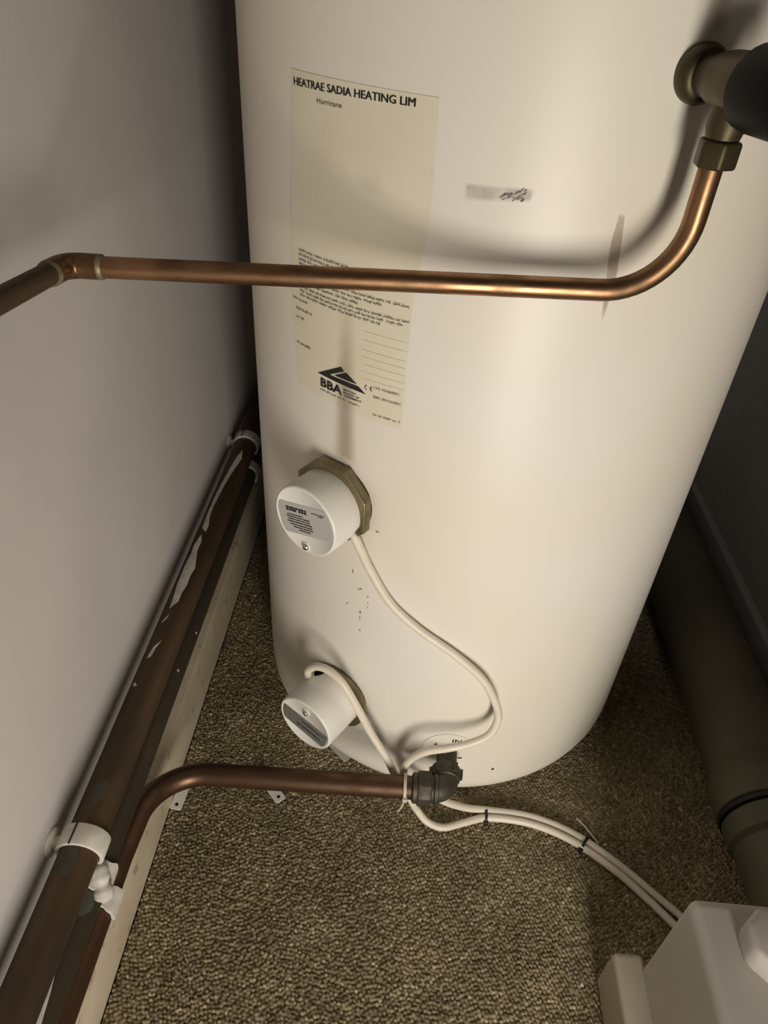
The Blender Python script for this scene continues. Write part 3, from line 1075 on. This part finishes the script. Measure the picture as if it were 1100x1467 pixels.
# ------------------------------------------------------------------ soil pipe on the right
XS, ZS, RSO = .424, .0695, .0600
so = empty('soil_pipe', (XS, 0, 0), 'thick dark olive soil pipe lying along the right wall', 'pipe')
MB().tube(resample([(XS, -.305, ZS), (XS, YB - .002, ZS)], .06), RSO, 48).build('barrel', M['soil'], so)
MB().lathe([(RSO + .0005, .045), (RSO + .0030, .030), (RSO + .0065, .018), (RSO + .0075, .0), (RSO + .0075, -.020), (RSO + .0030, -.022)], (XS, -.275, ZS), (0, 1, 0), 48).build('socket', M['soil'], so)
MB().lathe([(RSO + .001, .002), (RSO + .0060, .001), (RSO + .0060, -.004), (RSO + .001, -.005)], (XS, -.299, ZS), (0, 1, 0), 48).build('rubber_seal', M['soil_joint'], so)
MB().lathe([(RSO - .001, .0), (RSO + .0045, -.003), (RSO + .0045, -.030), (RSO - .001, -.036), (RSO - .003, -.40)], (XS, -.304, ZS), (0, 1, 0), 48).build('spigot', M['soil'], so)
for y in (.30, -.15):
    MB().box((XS - .02, y - .012, 0), (XS + .02, y + .012, ZS - RSO * .9)).build('floor_bracket', M['soil_joint'], so, bevel=.002)
tag(MB().tube([(.5085, -.20, .010), (.5075, .05, .011), (.508, .40, .010)], .0065, 14).build('thin_pipe', M['soil']), 'thin drab pipe between the soil pipe and right skirting', 'pipe')

# ------------------------------------------------------------------ stepped white housing, bottom right
hb = empty('stepped_housing', (.30, -.60, 0), 'stepped white plastic housing standing on the carpet', 'housing')
MB().box((.211, -.735, .0035), (.356, -.489, .240)).build('tall_body', M['box'], hb, bevel=.011, bseg=5)
MB().box((.182, -.735, .0035), (.216, -.479, .080)).build('low_step', M['box_cream'], hb, bevel=.006, bseg=4)
kc = Vector((.272, -.533, .238))
octk = [(.030 * math.cos(PI / 4 * (k + .5)), .030 * math.sin(PI / 4 * (k + .5))) for k in range(8)]
MB().prism(octk, kc, (1, 0, 0), (0, 1, 0), (0, 0, 1), .030).build('cap', M['box'], hb, bevel=.006, bseg=4, angle=30)


# ------------------------------------------------------------------ bits lying on the carpet
def strip(p0, p1, w, label, m, z=.0028, th=.0012, hole=True, up=0.0, hook=0.0):
    a, b = Vector((p0[0], p0[1], z)), Vector((p1[0], p1[1], z + up))
    t = (b - a).normalized()
    L_ = (b - a).length
    u = Vector((-t.y, t.x, 0)).normalized()
    d = t.cross(u)
    e = empty('white_strip', tuple((a + b) / 2), label, 'bracket', 'white strips on the carpet')
    poly = [(0, -w / 2), (L_ - .002, -w / 2), (L_, -w / 2 + .002), (L_, w / 2 - .002), (L_ - .002, w / 2), (0, w / 2)]
    MB().prism(poly, a, t, u, d, th).build('plate', M[m], e, bevel=.0003, bseg=1)
    MB().prism([(-.004, -w / 2), (0, -w / 2), (0, w / 2), (-.004, w / 2)], a, t, u, d, .006).build('folded_edge', M[m], e, bevel=.0004, bseg=1)
    if hole:
        c = a + t * (L_ - .007)
        MB().lathe([(.0, th + .0002), (.0024, th + .0002), (.0024, th + .0001), (.0, th + .00005)], c, d, 14).build('screw_hole', M['hole'], e)
    return e


strip((-.3490, -.278), (-.3525, -.324), .016, 'white bracket strip against the skirting board', 'plastic_white')
strip((-.248, -.262), (-.214, -.298), .015, 'white bracket strip sticking out under the dull copper pipe', 'plastic_white')
strip((-.160, -.198), (-.130, -.226), .014, 'clear plastic strip on the carpet under the lower heater', 'clear', hole=False)
sc_ = MB().tube(spline([(.188, -.286, .006), (.197, -.2947, .005), (.205, -.306, .0045), (.213, -.3185, .004)], 5), .0011, 8).build('wire_scrap', M['cable'])
tag(sc_, 'thin scrap of pale wire beside the cable tie', 'scrap')
for i, (x, y, lb) in enumerate(((-.331, .086, 'tiny paint flake on the carpet deep behind the wall pipes'), (-.344, -.170, 'tiny paint flake beside the skirting board'),
                               (.166, -.380, 'tiny pale crumb on the carpet between the tied cables and the white box'),
                               (.165, -.487, 'tiny pale crumb on the carpet beside the low step of the white box'),
                               (.222, -.318, 'tiny pale crumb in the shade beyond the cables'))):
    r0 = random.Random(i)
    n = 6
    pl = [(.0028 * r0.uniform(.6, 1.2) * math.cos(2 * PI * k / n), .0022 * r0.uniform(.6, 1.2) * math.sin(2 * PI * k / n)) for k in range(n)]
    o = MB().prism(pl, (x, y, .0018), (1, 0, .1), (0, 1, .1), (0, 0, 1), .0012).build('paint_flake', M['paint'], smooth=False)
    tag(o, lb, 'paint flake', 'paint flakes on the carpet')
